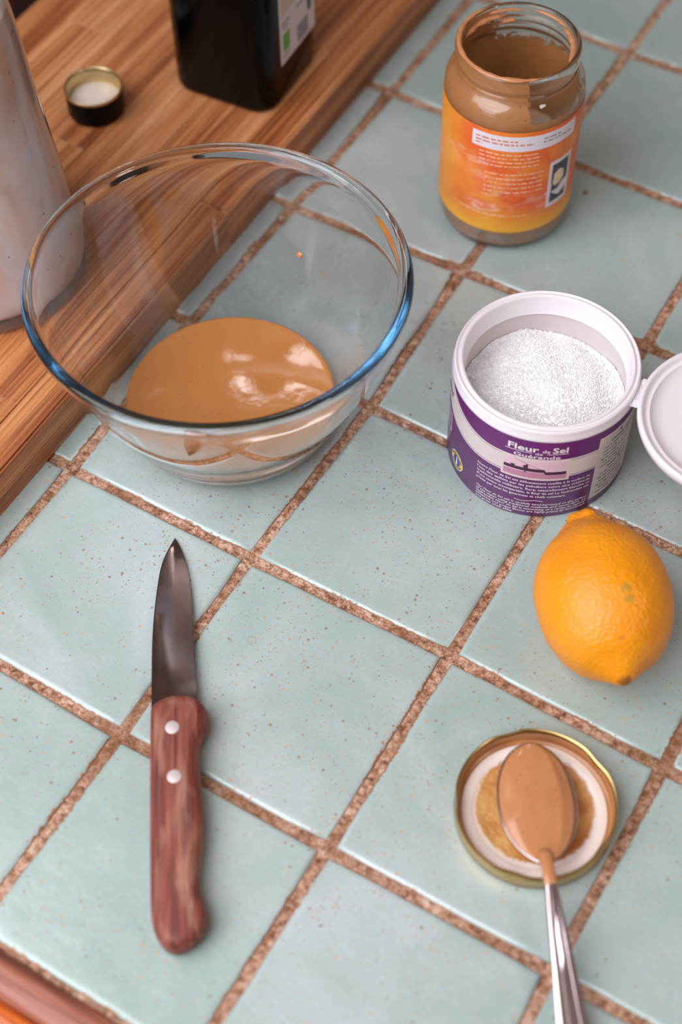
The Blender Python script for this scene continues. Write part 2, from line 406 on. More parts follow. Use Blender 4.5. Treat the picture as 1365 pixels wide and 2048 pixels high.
# a drip on the bowl's inner back wall
bm = bmesh.new(); bmesh.ops.create_uvsphere(bm, u_segments=20, v_segments=12, radius=1.0)
for v in bm.verts: v.co = Vector((v.co.x * .0019, v.co.y * .0006, v.co.z * .0015))
me = bpy.data.meshes.new('paste_drip'); bm.to_mesh(me); bm.free()
dr = link('paste_drip', me, M['sauce'], None, True)
_el = .0505; dr.location = (BX + .0710 * math.cos(math.radians(91)), BY + .0710 * math.sin(math.radians(91)), _el); dr.rotation_euler = (math.radians(-28), 0, 0)
tag(dr, 'tiny drop of brown paste clinging to the far inner side of the glass bowl', 'drop')

# ---------------------------------------------------------------- salt tub
SX, SY = .1953, -.1943
tub = thing('salt_tub', 'round purple cardboard salt tub with white rim, full of coarse salt', 'tub', (SX, SY, .0002))
M['white_plastic'] = simple('white_plastic', (228, 220, 223), 0.32, Subsurface_Weight=0.1, Subsurface_Scale=0.003)
M['card'] = simple('grey_inner_card', (205, 194, 192), 0.7)
def purple():
    t = NT('purple_label_print'); p = t.pos(); n = t.noise(p, 30, 2)
    t.P(Base_Color=t.mix(n, lin((82, 22, 84)), lin((104, 34, 104))), Roughness=0.3, Specular_IOR_Level=0.5); return t.m
M['purple'] = purple()
M['beige'] = simple('beige_label_print', (214, 198, 194), 0.4)
M['print_white'] = simple('pale_lettering', (236, 222, 226), 0.4)
M['navy'] = simple('navy_lettering', (52, 48, 88), 0.5)
M['dark_purple'] = simple('dark_purple_line', (66, 14, 50), 0.5)
M['yellow'] = simple('yellow_print', (226, 190, 62), 0.4)
M['blue'] = simple('blue_print', (40, 68, 150), 0.4)
M['pale_photo'] = simple('pale_mauve_print', (222, 184, 196), 0.4)
M['mid_photo'] = simple('mauve_print', (188, 126, 152), 0.4)
RB = .0445
lathe('tub_body', [(0, .0012), (.0425, .0012), (.0430, 0), (.0442, .0), (RB, .0008), (RB, .0595), (.0442, .0600), (.0400, .0600), (.0400, .0030), (0, .0030)], M['purple'], tub, n=128, smooth=35)
lathe('inner_lining', [(.0400, .0032), (.0400, .0598), (.0394, .0598), (.0394, .0032)], M['card'], tub, n=96, closed=True, smooth=35)
lathe('tub_rim', [(.0430, .0592), (.0440, .0592), (.0446, .0598), (.0446, .0612), (.0440, .0622), (.0441, .0650), (.0438, .0660), (.0432, .0664), (.0426, .0662), (.0422, .0657), (.0415, .0657),
                  (.0411, .0666), (.0404, .0668), (.0398, .0664), (.0394, .0655), (.0389, .0560), (.0383, .0552), (.0393, .0550), (.0402, .0592)], M['white_plastic'], tub, n=128, closed=True, smooth=50)
def band_top(a):
    return min(.0465 + (.0 if a > -95 else .000006 * (-95 - a) ** 2), .0588)
def band_bot(a):
    return min(.0325 + (0 if a > -100 else .0000045 * (-100 - a) ** 2), .043)
r1 = RB
cyl_patch('label_band', r1, -215, -27.9, band_bot, band_top, M['beige'], tub, n=100, th=.00010)
cyl_patch('label_panel', r1, -28.2, 75, lambda a: .0060, .0538, M['beige'], tub, n=60, th=.00012)
for nm, fz, dz, w_, mt in [('label_line', band_top, -.0012, .00022, 'dark_purple'), ('label_line', band_bot, .0009, .0003, 'navy')]:
    cyl_patch(nm, r1 + .0001, -215, -28.5, lambda a, fz=fz, dz=dz: fz(a) + dz, lambda a, fz=fz, dz=dz, w_=w_: fz(a) + dz + w_, M[mt], tub, n=100, th=.00003)
# little photograph of a salt worker
cyl_patch('photo_border', r1 + .0001, -88.6, -46.2, .0303, .0462, M['beige'], tub, n=30, th=.00006)
ph = cyl_patch('label_photo', r1 + .00016, -87.2, -48.2, .0318, .0448, M['pale_photo'], tub, n=30, th=.00003)
def wrapped_poly(name, pts, r, mat, az0, z0, parent):
    bm = bmesh.new(); bm.faces.new([bm.verts.new((x, y, 0)) for x, y in pts])
    x0_, x1_ = min(x for x, y in pts), max(x for x, y in pts); n_ = int((x1_ - x0_) / .0011)
    for k in range(1, n_ + 1):
        bmesh.ops.bisect_plane(bm, geom=bm.verts[:] + bm.edges[:] + bm.faces[:], plane_co=(x0_ + (x1_ - x0_) * k / (n_ + 1), 0, 0), plane_no=(1, 0, 0))
    for v in bm.verts:
        a = math.radians(az0) + v.co.x / r; v.co = Vector((r * math.cos(a), r * math.sin(a), z0 + v.co.y))
    me = bpy.data.meshes.new(name); bm.to_mesh(me); bm.free(); return link(name, me, mat, parent, False)
def flat_on_tub(name, pts, r, mat, az0, z0, parent):
    return wrapped_poly(name, pts, r, mat, az0, z0, parent)
rp = r1 + .00022
cyl_patch('photo_water', rp - .00003, -87.2, -48.2, lambda a: .0318, lambda a: .0355 + .0008 * math.cos(math.radians((a + 60) * 2)), M['mid_photo'], tub, n=30, th=.00002)
cyl_patch('photo_bank', rp, -87.2, -48.6, lambda a: .0364 - (.0012 if a > -62 else -.0004), lambda a: .0385 - (.0012 if a > -62 else -.0006), M['dark_purple'], tub, n=34, th=.00002)
mm = .001
flat_on_tub('photo_figure', [(x * mm * .55, y * mm * .55) for x, y in [(-1, 0), (-.9, 3.6), (-2.6, 4.6), (-1.6, 7.0), (-2.4, 9.4), (-3.2, 9.0), (-2.9, 8.2), (-2.2, 8.4), (-1.9, 9.9), (-.2, 10.6), (.2, 11.8), (1.4, 12.2), (2.0, 11.2), (1.4, 10.2), (2.2, 8.2), (2.6, 5.6), (2.2, 5.6), (1.6, 7.4), (1.0, 7.0), (1.4, 4.6), (.4, 3.6), (.6, 0), (.1, 0), (-.1, 3.4), (-.4, 3.4), (-.5, 0)]], rp + .00004, M['dark_purple'], -73.5, .0355, tub)
flat_on_tub('photo_figure', [(x * mm * .5, y * mm * .42) for x, y in [(-2, 0), (-1.6, 2), (-3, 4), (3, 4.2), (1.4, 2), (1.6, 0)]], rp + .00004, M['dark_purple'], -81.5, .0385, tub)
flat_on_tub('photo_figure', [(-.0075, .0062), (-.0075, .0064), (.0075, -.0006), (.0075, -.0008)], rp + .00005, M['dark_purple'], -71.5, .0390, tub)
# big lettering
rt = r1 + .00002
wrap_text('title_lettering', [('Fleur', -86.0, -67.0, .0519, .0041, .022, 0), ('de', -64.8, -60.2, .0518, .0026, .008, 0), ('Sel', -58.8, -49.5, .0518, .0041, .022, 0),
                              ('de', -69.0, -64.5, .0499, .0019, .008, 0), ('Gu\u00e9rande', -82.0, -53.5, .0471, .0026, .014, 0)], rt, M['print_white'], tub, th=.00008)
cyl_patch('title_rule', rt, -87.5, -71.0, .0507, .0510, M['print_white'], tub, n=10, th=.00004)
cyl_patch('title_rule', rt, -62.0, -48.8, .0506, .0509, M['print_white'], tub, n=10, th=.00004)
fr_ = ["Notre Fleur de Sel est d\u00e9licatement cueillie \u00e0 la surface de", "l'eau des \u0153illets par les paludiers selon une m\u00e9thode",
       "traditionnelle mill\u00e9naire. Rare, naturellement blanche et", "d'une saveur incomparable, la fleur de sel Le Gu\u00e9randais est", "pris\u00e9e par tous les gourmets et chefs cuisiniers."]
en_ = ["Our Fleur de Sel salt is carefully hand-harvested on the surface", "of the water using traditional methods and savoir-faire. Le",
       "Gu\u00e9randais Fleur de Sel is something of a rarity; its natural", "whiteness and unique flavour are highly prized by food-lovers", "and great chefs alike."]
L_ = []
for k, s_ in enumerate(fr_): L_.append((s_, -105.3, -31.0 if k < 4 else -46.0, .0272 - .00275 * k, .0017, .012, 0))
wrap_text('french_lettering', L_, rt, M['print_white'], tub, th=.00008)
L_ = []
for k, s_ in enumerate(en_): L_.append((s_, -104.6, -31.0 if k < 4 else -78.0, .0098 - .00205 * k, .00155, .010, .25))
wrap_text('english_lettering', L_, rt, M['print_white'], tub, th=.00008)
cyl_patch('flourish', rt, -78, -60, lambda a: .0128 - .0006 * math.sin(math.radians((a + 78) * 20)), lambda a: .0131 - .0006 * math.sin(math.radians((a + 78) * 20)), M['print_white'], tub, n=24, th=.00004)
side = ["Conseils d'utilisation", "- sur la table, pour saler", "tout \u00e0 la fin", "- juste avant de servir,", "apr\u00e8s cuisson", "- \u00e0 la \"croque au sel\",", "crudit\u00e9s et salades", "Advice for use", "- at the table, to add",
        "the flavour of the sea", "- simply sprinkle at the", "final stages of cooking", "- \"Croque au sel\" style", "over salads, tomatoes"]
L_ = []
z = .0468
for k, s_ in enumerate(side):
    hd = k in (0, 7)
    if k == 7: z -= .0006
    L_.append((s_, -24.5 if not hd else -18.5, None, z, .0020 if hd else .00155, .010 if hd else .004, .25 if k > 6 or hd else 0)); z -= .0031 if hd else .00285
wrap_text('advice_lettering', L_, r1 + .00014, M['navy'], tub, th=.00004)
flat_on_tub('advice_mark', [(.0009 * math.cos(a), .0008 * math.sin(a)) for a in [2 * PI * k / 12 for k in range(12)]], r1 + .0002, M['dark_purple'], -10, .0512, tub)
# round yellow and blue emblem
def disc_on_tub(name, rx, rz, r, mat, az, z): return flat_on_tub(name, [(rx * math.cos(2 * PI * k / 40), rz * math.sin(2 * PI * k / 40)) for k in range(40)], r, mat, az, z, tub)
def disc_fan(name, rx, rz, r, mat, az, z): return disc_on_tub(name, rx, rz, r, mat, az, z)
disc_fan('emblem_edge', .0058, .0061, r1 + .00004, M['print_white'], -125.6, .0110)
disc_fan('emblem', .0055, .0058, r1 + .00007, M['yellow'], -125.6, .0110)
disc_fan('emblem_centre', .0033, .0037, r1 + .00010, M['blue'], -125.6, .0110)
flat_on_tub('emblem_tower', [(-.0007, -.0030), (.0009, -.0030), (.0004, .0020), (.0007, .0022), (.0001, .0032), (-.0006, .0022), (-.0003, .0020)], r1 + .00014, M['print_white'], -125.6, .0110, tub)
def ring_text(txt, a_mid, span, rad, flip, name='emblem_lettering'):
    VV = []; FF = []; n = len(txt)
    for k, ch in enumerate(txt):
        if ch == ' ': continue
        V, F = text_mesh(ch, .02)
        f = (k + .5) / n - .5; ang = a_mid - span * f if not flip else a_mid + span * f
        cx_, cy_ = rad * math.cos(ang), rad * math.sin(ang); rot = ang - PI / 2 if not flip else ang + PI / 2
        xm = (V[:, 0].min() + V[:, 0].max()) / 2; o = len(VV)
        for x, y, _ in V:
            u, v = (x - xm) * .0019, (y - .35) * .0019
            xx = cx_ + u * math.cos(rot) - v * math.sin(rot); yy = cy_ + u * math.sin(rot) + v * math.cos(rot)
            a = math.radians(-125.6) + xx / r1; VV.append(((r1 + .00014) * math.cos(a), (r1 + .00014) * math.sin(a), .0110 + yy))
        FF += [tuple(i_ + o for i_ in f_) for f_ in F]
    return mesh(name, VV, FF, M['navy'], tub, False)
ring_text('PRODUIT EN', PI / 2, 2.6, .00455, False); ring_text('BRETAGNE', -PI / 2, 2.3, .00455, True)
# outlined badge left of the emblem, dark script on the band
def frame_on_tub(name, x0_, z0_, w_, h_, t_, mat):
    az = x0_
    for (a, b, c_, d) in [(0, 0, w_, t_), (0, h_ - t_, w_, t_), (0, 0, t_, h_), (w_ - t_, 0, t_, h_)]:
        cyl_patch(name, r1 + .00003, az + math.degrees(a / r1), az + math.degrees((a + c_) / r1), z0_ + b, z0_ + b + d, mat, tub, n=4, th=.00005)
frame_on_tub('badge_frame', -150, .0228, .0095, .0125, .0004, M['print_white'])
wrap_text('badge_lettering', [('SEL', -147, -140, .0310, .0022, .01, 0), ('MARIN', -148, -140, .0275, .0022, .01, 0), ('GRIS', -147, -140, .0242, .0022, .01, 0)][:2], r1 + .00003, M['print_white'], tub, th=.00005)
wrap_text('script_lettering', [('Le Gu\u00e9randais', -195, -138, lambda a: min(.0445 + .000004 * min(0, a + 100) ** 2, .0475), .0062, .01, .4)], r1 + .00012, M['navy'], tub, th=.00005)

# salt
def grains():
    rg = np.random.default_rng(5)
    def hgt(x, y):
        r = np.hypot(x, y); a = np.arctan2(y, x)
        return .0415 + .0075 * np.clip(1 - (r / .036) ** 2, 0, 1) + .0016 * np.sin(90 * x + 1) * np.cos(110 * y) + .0008 * np.sin(260 * x + 2) * np.sin(240 * y)
    V = [(0, 0, float(hgt(np.array(0.), np.array(0.))))]; F = []
    NR, NA = 44, 120
    for i in range(1, NR + 1):
        r = .0392 * i / NR
        for k in range(NA):
            a = 2 * PI * k / NA; x, y = r * math.cos(a), r * math.sin(a)
            V.append((x, y, float(hgt(np.array(x), np.array(y))) + rg.normal(0, .00016)))
    for k in range(NA): F.append((0, 1 + k, 1 + (k + 1) % NA))
    for i in range(NR - 1):
        for k in range(NA):
            a = 1 + i * NA; F.append((a + k, a + NA + k, a + NA + (k + 1) % NA, a + (k + 1) % NA))
    cube = np.array([(x, y, z_) for z_ in (-.5, .5) for y in (-.5, .5) for x in (-.5, .5)])
    cf = [(0, 2, 3, 1), (4, 5, 7, 6), (0, 1, 5, 4), (2, 6, 7, 3), (0, 4, 6, 2), (1, 3, 7, 5)]
    n = 9000; r = .0390 * np.sqrt(rg.random(n)); a = rg.random(n) * 2 * PI; x, y = r * np.cos(a), r * np.sin(a); z_ = hgt(x, y)
    s = rg.uniform(.0004, .00078, (n, 1)) * rg.uniform(.85, 1.15, (n, 3)) * np.where(rg.random((n, 1)) < .05, 1.5, 1)
    for i in range(n):
        q = rg.normal(size=4); q /= np.linalg.norm(q); w_, a_, b_, c_ = q
        R_ = np.array([[1 - 2 * (b_ * b_ + c_ * c_), 2 * (a_ * b_ - w_ * c_), 2 * (a_ * c_ + w_ * b_)], [2 * (a_ * b_ + w_ * c_), 1 - 2 * (a_ * a_ + c_ * c_), 2 * (b_ * c_ - w_ * a_)], [2 * (a_ * c_ - w_ * b_), 2 * (b_ * c_ + w_ * a_), 1 - 2 * (a_ * a_ + b_ * b_)]])
        P_ = (cube * s[i]) @ R_.T + (x[i], y[i], z_[i] + rg.uniform(0, .00035))
        o = len(V); V += [tuple(p_) for p_ in P_]; F += [tuple(k + o for k in f) for f in cf]
    return V, F
V, F = grains()
M['salt'] = simple('coarse_salt', (252, 250, 251), 0.4, Subsurface_Weight=0.4, Subsurface_Scale=0.0015, Subsurface_Radius=(1, 1, 1))
sl = mesh('coarse_salt', V, F, M['salt'], None, False, (SX, SY, .0002))
tag(sl, 'heap of coarse white salt crystals filling the purple tub', 'salt', kind='stuff')

# hinged lid, folded right back, part of the tub
LA = math.radians(6.5); LD = .0905
lx, ly, lz = LD * math.cos(LA), LD * math.sin(LA), .0605
lid_prof = [(0, .0010), (.030, .0010), (.0385, .0000), (.0415, .0004), (.0434, .0018), (.0442, .0040), (.0444, .0068), (.0438, .0076), (.0428, .0078), (.0420, .0074), (.0414, .0060), (.0405, .0052), (.0396, .0052),
            (.0392, .0058), (.0386, .0058), (.0380, .0048), (.0350, .0034), (.0330, .0030), (.0300, .0028), (0, .0028)]
lathe('hinged_lid', lid_prof, M['white_plastic'], tub, n=128, smooth=50, loc=(lx, ly, lz))
hb = bmesh.new()
def addbox(bm, c, s, rz=0.0, tilt=0.0):
    m_ = Matrix.Translation(c) @ Matrix.Rotation(rz, 4, 'Z') @ Matrix.Rotation(tilt, 4, 'Y') @ Matrix.Diagonal((s[0], s[1], s[2], 1)); bmesh.ops.create_cube(bm, size=1, matrix=m_)
addbox(hb, (.0452 * math.cos(LA), .0452 * math.sin(LA), .0632), (.0052, .0170, .0012), LA, math.radians(-8))
for s_ in (-1, 1):
    addbox(hb, (.0462 * math.cos(LA) - s_ * .0068 * math.sin(LA), .0462 * math.sin(LA) + s_ * .0068 * math.cos(LA), .0640), (.0034, .0030, .0020), LA, 0)
bmesh.ops.bevel(hb, geom=hb.edges[:], offset=.0003, segments=2, affect='EDGES')
me = bpy.data.meshes.new('lid_hinge'); hb.to_mesh(me); hb.free(); link('lid_hinge', me, M['white_plastic'], tub, 40)

# ---------------------------------------------------------------- nut butter jar
JX, JY = .1032, -.0528
jar = thing('nut_butter_jar', 'open glass jar smeared with nut butter, orange label and no lid', 'jar', (JX, JY, .0003))
jo = [(0, .0022), (.024, .0022), (.0285, .0), (.0315, .0004), (.0345, .0030), (.0362, .0075), (.0368, .0130), (.0368, .0880), (.0366, .0915), (.0357, .0950), (.0338, .0980), (.0318, .1000), (.0311, .1012),
      (.0311, .1024), (.0319, .1031), (.0318, .1038), (.0310, .1045), (.0310, .1065), (.0320, .1076), (.0323, .1095), (.0323, .1130), (.0318, .1146), (.0308, .1153)]
ji = [(.0296, .1152), (.0289, .1142), (.0286, .1110), (.0286, .1010), (.0298, .0990), (.0318, .0968), (.0335, .0940), (.0342, .0905), (.0343, .0870), (.0343, .0120), (.0339, .0070), (.0325, .0045), (.030, .0036), (0, .0034)]
lathe('jar_body', arcprof(jo + ji, 1), M['jar_glass'], jar, n=128, smooth=True)
def smear():
    t = NT('smeared_nut_butter'); p = t.pos(obj=True)
    sp = t.n('ShaderNodeSeparateXYZ', {0: p})
    az = t.math('ARCTAN2', sp.outputs[1], sp.outputs[0])
    n = t.noise(p, 90, 4, 0.6); n2 = t.noise(p, 300, 3, 0.6)
    vo = t.n('ShaderNodeTexVoronoi', {'Vector': p, 'Scale': 260.0})
    sx = t.n('ShaderNodeSeparateColor', {0: vo.outputs['Color']})
    c = t.mix(n, lin((216, 152, 96)), lin((198, 134, 78)))
    d = t.math('MULTIPLY', t.math('LESS_THAN', vo.outputs['Distance'], .12), t.math('LESS_THAN', sx.outputs[0], .12))
    c = t.mix(t.math('MULTIPLY', d, .7), c, lin((90, 44, 22)))
    # cleared window on the right of the shoulder, and the far side of the neck
    da = t.math('ABSOLUTE', t.math('SUBTRACT', az, -0.40))
    w1 = t.n('ShaderNodeMapRange', {0: da, 1: 0.42, 2: 0.62, 3: 1.0, 4: 0.0}).outputs[0]
    h1 = t.n('ShaderNodeMapRange', {0: sp.outputs[2], 1: .088, 2: .091, 3: 0.0, 4: 1.0}).outputs[0]
    back = t.n('ShaderNodeMapRange', {0: t.math('ABSOLUTE', t.math('SUBTRACT', az, 1.25)), 1: 1.0, 2: 1.7, 3: 1.0, 4: 0.0}).outputs[0]
    hb_ = t.n('ShaderNodeMapRange', {0: sp.outputs[2], 1: .080, 2: .098, 3: 0.0, 4: 1.0}).outputs[0]
    cl = t.math('MAXIMUM', t.math('MULTIPLY', w1, h1), t.math('MULTIPLY', back, hb_))
    cl = t.math('ADD', cl, t.math('MULTIPLY', t.math('SUBTRACT', n2, .5), 1.3))
    a = t.n('ShaderNodeMapRange', {0: cl, 1: .62, 2: .78, 3: 1.0, 4: 0.14}).outputs[0]
    t.P(Base_Color=c, Roughness=.35, Alpha=a, Subsurface_Weight=0.1, Subsurface_Scale=.003)
    t.bump(n, .0008); return t.m
M['smear'] = smear()
off = .00035
lathe('butter_smear', arcprof([(.0338, .0060), (.0345, .0150), (.0345, .0870), (.0344, .0905), (.0337, .0942), (.0320, .0970), (.0300, .0992), (.0288, .1012), (.0288, .1108), (.0291, .1138)], 1), M['smear'], jar, n=96, smooth=True)
def residue():
    t = NT('butter_residue'); p = t.pos(obj=True); n = t.noise(p, 70, 4, .6, 1.0)
    c = t.ramp(n, [(.35, lin((198, 140, 98))), (.52, lin((184, 140, 112))), (.62, lin((170, 160, 148)))])
    t.P(Base_Color=c, Roughness=.25); t.bump(n, .0012); return t.m
lathe('butter_residue', arcprof([(0, .0031), (.0300, .0033), (.0327, .0042), (.0341, .0068), (.0345, .0130), (.0344, .0400), (.0325, .0440), (.030, .0420), (.022, .0400), (0, .0390)], 1), residue(), jar, n=80, smooth=True)
# paste skin on the left part of the lip
def arc_tube(name, r, z, a0, a1, tr, mat, parent, n=60, m_=10):
    V = []; F = []
    for i in range(n + 1):
        f = i / n; a = math.radians(a0 + (a1 - a0) * f); t_ = tr * min(1, 6 * f, 6 * (1 - f)) + 1e-5
        t_ *= 1 + .45 * noise.noise(Vector((a * 7, z * 900, 0)))
        for k in range(m_):
            b = 2 * PI * k / m_; rr = r + t_ * math.cos(b); V.append((rr * math.cos(a), rr * math.sin(a), z + t_ * .7 * math.sin(b)))
    for i in range(n):
        for k in range(m_): F.append((i * m_ + k, i * m_ + (k + 1) % m_, (i + 1) * m_ + (k + 1) % m_, (i + 1) * m_ + k))
    F += [tuple(range(m_)), tuple(n * m_ + k for k in range(m_))]
    return fix(mesh(name, V, F, mat, parent, True))
arc_tube('lip_smear', .0303, .1149, -225, -28, .0013, M['paste'], jar)
for (r_, z_, a0_, a1_, tr_) in [(.0279, .1120, 2, 62, .0017), (.0280, .1135, 55, 100, .0011), (.0279, .1095, 128, 192, .0016), (.0281, .1125, 112, 150, .0010), (.0283, .1060, 118, 136, .0019)]:
    arc_tube('mouth_smear', r_, z_, a0_, a1_, tr_, M['paste'], jar)
def jar_label():
    t = NT('orange_label_print'); p = t.pos(obj=True); sp = t.n('ShaderNodeSeparateXYZ', {0: p})
    n = t.noise(p, 38, 4, .6, .6); n2 = t.noise(t.n('ShaderNodeMapping', {'Vector': p, 'Scale': (60, 60, 260), 'Rotation': (.5, .3, 0)}).outputs[0], 1.0, 5, .7, 1.2)
    n3 = t.noise(p, 26, 3, .5)
    c = t.ramp(n, [(.32, lin((222, 84, 28))), (.5, lin((232, 108, 38))), (.68, lin((238, 148, 50)))])
    az = t.math('ARCTAN2', sp.outputs[1], sp.outputs[0])
    yl = t.n('ShaderNodeMapRange', {0: sp.outputs[2], 1: .018, 2: .034, 3: .95, 4: 0.0}).outputs[0]
    yl2 = t.n('ShaderNodeMapRange', {0: az, 1: -2.2, 2: -1.7, 3: .55, 4: 0.0}).outputs[0]
    c = t.mix(t.math('MAXIMUM', yl, yl2), c, lin((240, 172, 48)))
    sm = t.math('MULTIPLY', t.ramp(n2, [(.50, 0.0), (.68, .75)]), t.ramp(n3, [(.42, 0.0), (.56, 1.0)]))
    hz = t.math('MULTIPLY', t.n('ShaderNodeMapRange', {0: sp.outputs[2], 1: .024, 2: .034, 3: 0, 4: 1}).outputs[0], t.n('ShaderNodeMapRange', {0: sp.outputs[2], 1: .060, 2: .072, 3: 1, 4: 0}).outputs[0])
    c = t.mix(t.math('MULTIPLY', sm, hz), c, lin((240, 214, 208)))
    t.P(Base_Color=c, Roughness=.42); return t.m
M['jlabel'] = jar_label()
JR = .0369
cyl_patch('orange_label', JR, -165, 178, .0165, .0868, M['jlabel'], jar, n=150, th=.00012)
rj = JR + .00013
M['jar_white'] = simple('label_white', (226, 214, 218), .45)
cyl_patch('label_strip', rj, -97.2, -4.0, .0745, .0842, M['jar_white'], jar, n=46, th=.00004)
# unreadable fine print, as word-long dashes
def dashes(name, rows, r, mat, parent):
    V = []; F = []; g = random.Random(11)
    for (a0, a1, z, h) in rows:
        a = a0
        while a < a1:
            L = g.uniform(2.0, 6.5); b = min(a + L, a1)
            st = max(1, int((b - a) / 2))
            for k in range(st):
                u, v = math.radians(a + (b - a) * k / st), math.radians(a + (b - a) * (k + 1) / st); o = len(V)
                V += [(r * math.cos(u), r * math.sin(u), z), (r * math.cos(v), r * math.sin(v), z), (r * math.cos(v), r * math.sin(v), z + h), (r * math.cos(u), r * math.sin(u), z + h)]
                F.append((o, o + 1, o + 2, o + 3))
            a = b + g.uniform(.9, 1.6)
    return mesh(name, V, F, mat, parent, False)
M['orange_ink'] = simple('orange_ink', (212, 112, 70), .5); M['grey_ink'] = simple('grey_ink', (140, 130, 136), .5); M['pale_ink'] = simple('pale_ink', (242, 190, 160), .5)
dashes('fine_print', [(-94, -58, .0806, .0010), (-94, -46, .0784, .0010), (-94, -88, .0764, .0009)], rj + .00006, M['orange_ink'], jar)
dashes('fine_print', [(-38, -22, .0806, .0009), (-38, -10, .0784, .0009)], rj + .00006, M['grey_ink'], jar)
dashes('fine_print', [(-90, -40, .0715 - .0026 * k, .0007) for k in range(4)] + [(-84, -34, .058 - .0031 * k, .0007) for k in range(5)] + [(-112, -44, .0285, .0007)], rj, M['pale_ink'], jar)
cyl_patch('label_sticker', rj, -28.5, -3.5, .0300, .0620, M['jar_white'], jar, n=14, th=.00005)
M['charcoal'] = simple('charcoal_print', (62, 60, 72), .5); M['cream'] = simple('cream_print', (232, 204, 170), .5)
rk = rj + .00008
def on_jar(name, pts, az, z, mat, r=rk):
    return wrapped_poly(name, pts, r, mat, az, z, jar)
def Y(pts): return [(x * mm, y * mm) for x, y in pts]
on_jar('sticker_print', Y([(-6.2, 1), (-6.2, 13), (6, 13), (6, -2), (2, -2.5), (-1, -6), (-5.8, -6.2), (-5.6, -2)]), -16, .0466, M['charcoal'])
on_jar('sticker_print', Y([(-5, -1), (-4.6, 6), (-1, 8.2), (2.4, 6), (3, 1), (-.4, -2.4), (-3.2, -2.8)]), -16, .0466, M['cream'], rk + .00004)
on_jar('sticker_print', Y([(-6, -14), (-6, -6), (-2.8, -9), (.6, -11), (5.8, -8), (5.8, -14)]), -16, .0466, M['charcoal'])

# ---------------------------------------------------------------- metal jar lid
M['gold'] = NT('gold_metal').P(Base_Color=lin((190, 158, 102)), Metallic=1.0, Roughness=.28)
M['liner'] = simple('white_lid_liner', (238, 222, 214), .35)
LX, LY = .2849, -.3734
jl = thing('metal_jar_lid', 'gold metal jar lid lying upside down with paste smeared on its white liner', 'lid', (LX, LY, .0003))
def lug(a, k):
    if 5 <= k <= 11: return 1 - .028 * max(0, math.cos(5 * a + .6)) ** 3 + .005 * math.sin(3 * a)
    return 1.0
lathe('lid_shell', [(0, .0002), (.031, .0002), (.0335, .0004), (.0347, .0016), (.0348, .0060), (.0351, .0100), (.0350, .0114), (.0345, .0120), (.0338, .0118), (.0333, .0108), (.0336, .0100), (.0342, .0096), (.0341, .0022), (.0330, .0010), (0, .0010)],
      M['gold'], jl, n=120, smooth=50, rfun=lug)
def brown_inside():
    t = NT('smeared_lid_wall'); p = t.pos(obj=True); n = t.noise(p, 90, 3)
    t.P(Base_Color=t.mix(n, lin((198, 138, 84)), lin((158, 100, 54))), Roughness=.3); return t.m
lathe('inner_wall', [(.0316, .0012), (.0338, .0014), (.0339, .0090), (.0337, .0090), (.0334, .0030), (.0318, .0022)], brown_inside(), jl, n=96, closed=True, smooth=40)
def liner_mat():
    t = NT('pasty_liner'); p = t.pos(obj=True)
    v = t.n('ShaderNodeVectorMath', {0: t.n('ShaderNodeMapping', {'Vector': p, 'Location': (.0004, -.0012, 0)}).outputs[0], 1: (1, 1, 0)}, operation='MULTIPLY').outputs[0]
    r = t.n('ShaderNodeVectorMath', {0: v}, operation='LENGTH').outputs['Value']
    n = t.noise(p, 240, 4, .65); n1 = t.noise(p, 60, 3)
    rr = t.math('ADD', r, t.math('MULTIPLY', t.math('SUBTRACT', n, .5), .0042))
    k = t.n('ShaderNodeMapRange', {0: rr, 1: .0248, 2: .0262, 3: 1.0, 4: 0.0}).outputs[0]
    c = t.mix(k, lin((240, 224, 214)), t.ramp(n1, [(.35, lin((222, 170, 104))), (.5, lin((206, 144, 80))), (.65, lin((178, 108, 50)))]))
    t.P(Base_Color=c, Roughness=.3)
    t.bump(t.math('ADD', t.math('MULTIPLY', k, t.math('MULTIPLY', n, 1.2)), 0.0), .0012); return t.m
lathe('lid_liner', [(0, .0014), (.0314, .0014), (.0318, .0024), (.0312, .0034), (.0296, .0037), (.0275, .0034), (.0264, .0026), (.0255, .0022), (0, .0022)], liner_mat(), jl, n=110, smooth=40)

# ---------------------------------------------------------------- spoon with paste
M['steel'] = NT('polished_steel').P(Base_Color=lin((205, 196, 196)), Metallic=1.0, Roughness=.16)
spoon = thing('spoon', 'steel spoon heaped with brown nut paste resting on the gold jar lid', 'spoon', (.2868, -.3735, .0135))
ax = Vector((.562, -.827, 0)).normalized(); pp = Vector((.827, .562, 0)).normalized(); tip = Vector((.2706, -.3508, .0135)) - pp * .0006
LB = .0560; HW = .0166
def halfw(u):   # 0 tip .. 1 neck
    if u <= .47: return HW * math.sqrt(max(0, 1 - ((.47 - u) / .47) ** 2))
    return max(.0026, HW * max(0, 1 - ((u - .47) / .53) ** 2.3) ** .68)
def spoon_bowl():
    V = []; F = []; NU, NV = 40, 20
    us = [.5 - .5 * math.cos(PI * i / NU) for i in range(NU + 1)]
    for u in us:
        h = max(halfw(u), .0003)
        for k in range(NV + 1):
            v = -1 + 2 * k / NV
            dep = .0083 * max(0, 1 - ((u - .46) / .53) ** 2) ** .8 * (1 - abs(v) ** 2.2)
            z = -dep + .0028 * max(0, (u - .75) / .25) ** 2
            p_ = tip + ax * (u * LB) + pp * (v * h) + Vector((0, 0, z)); V.append(p_ - spoon.location)
    for i in range(NU):
        for k in range(NV): a = i * (NV + 1) + k; F.append((a, a + 1, a + NV + 2, a + NV + 1))
    return V, F
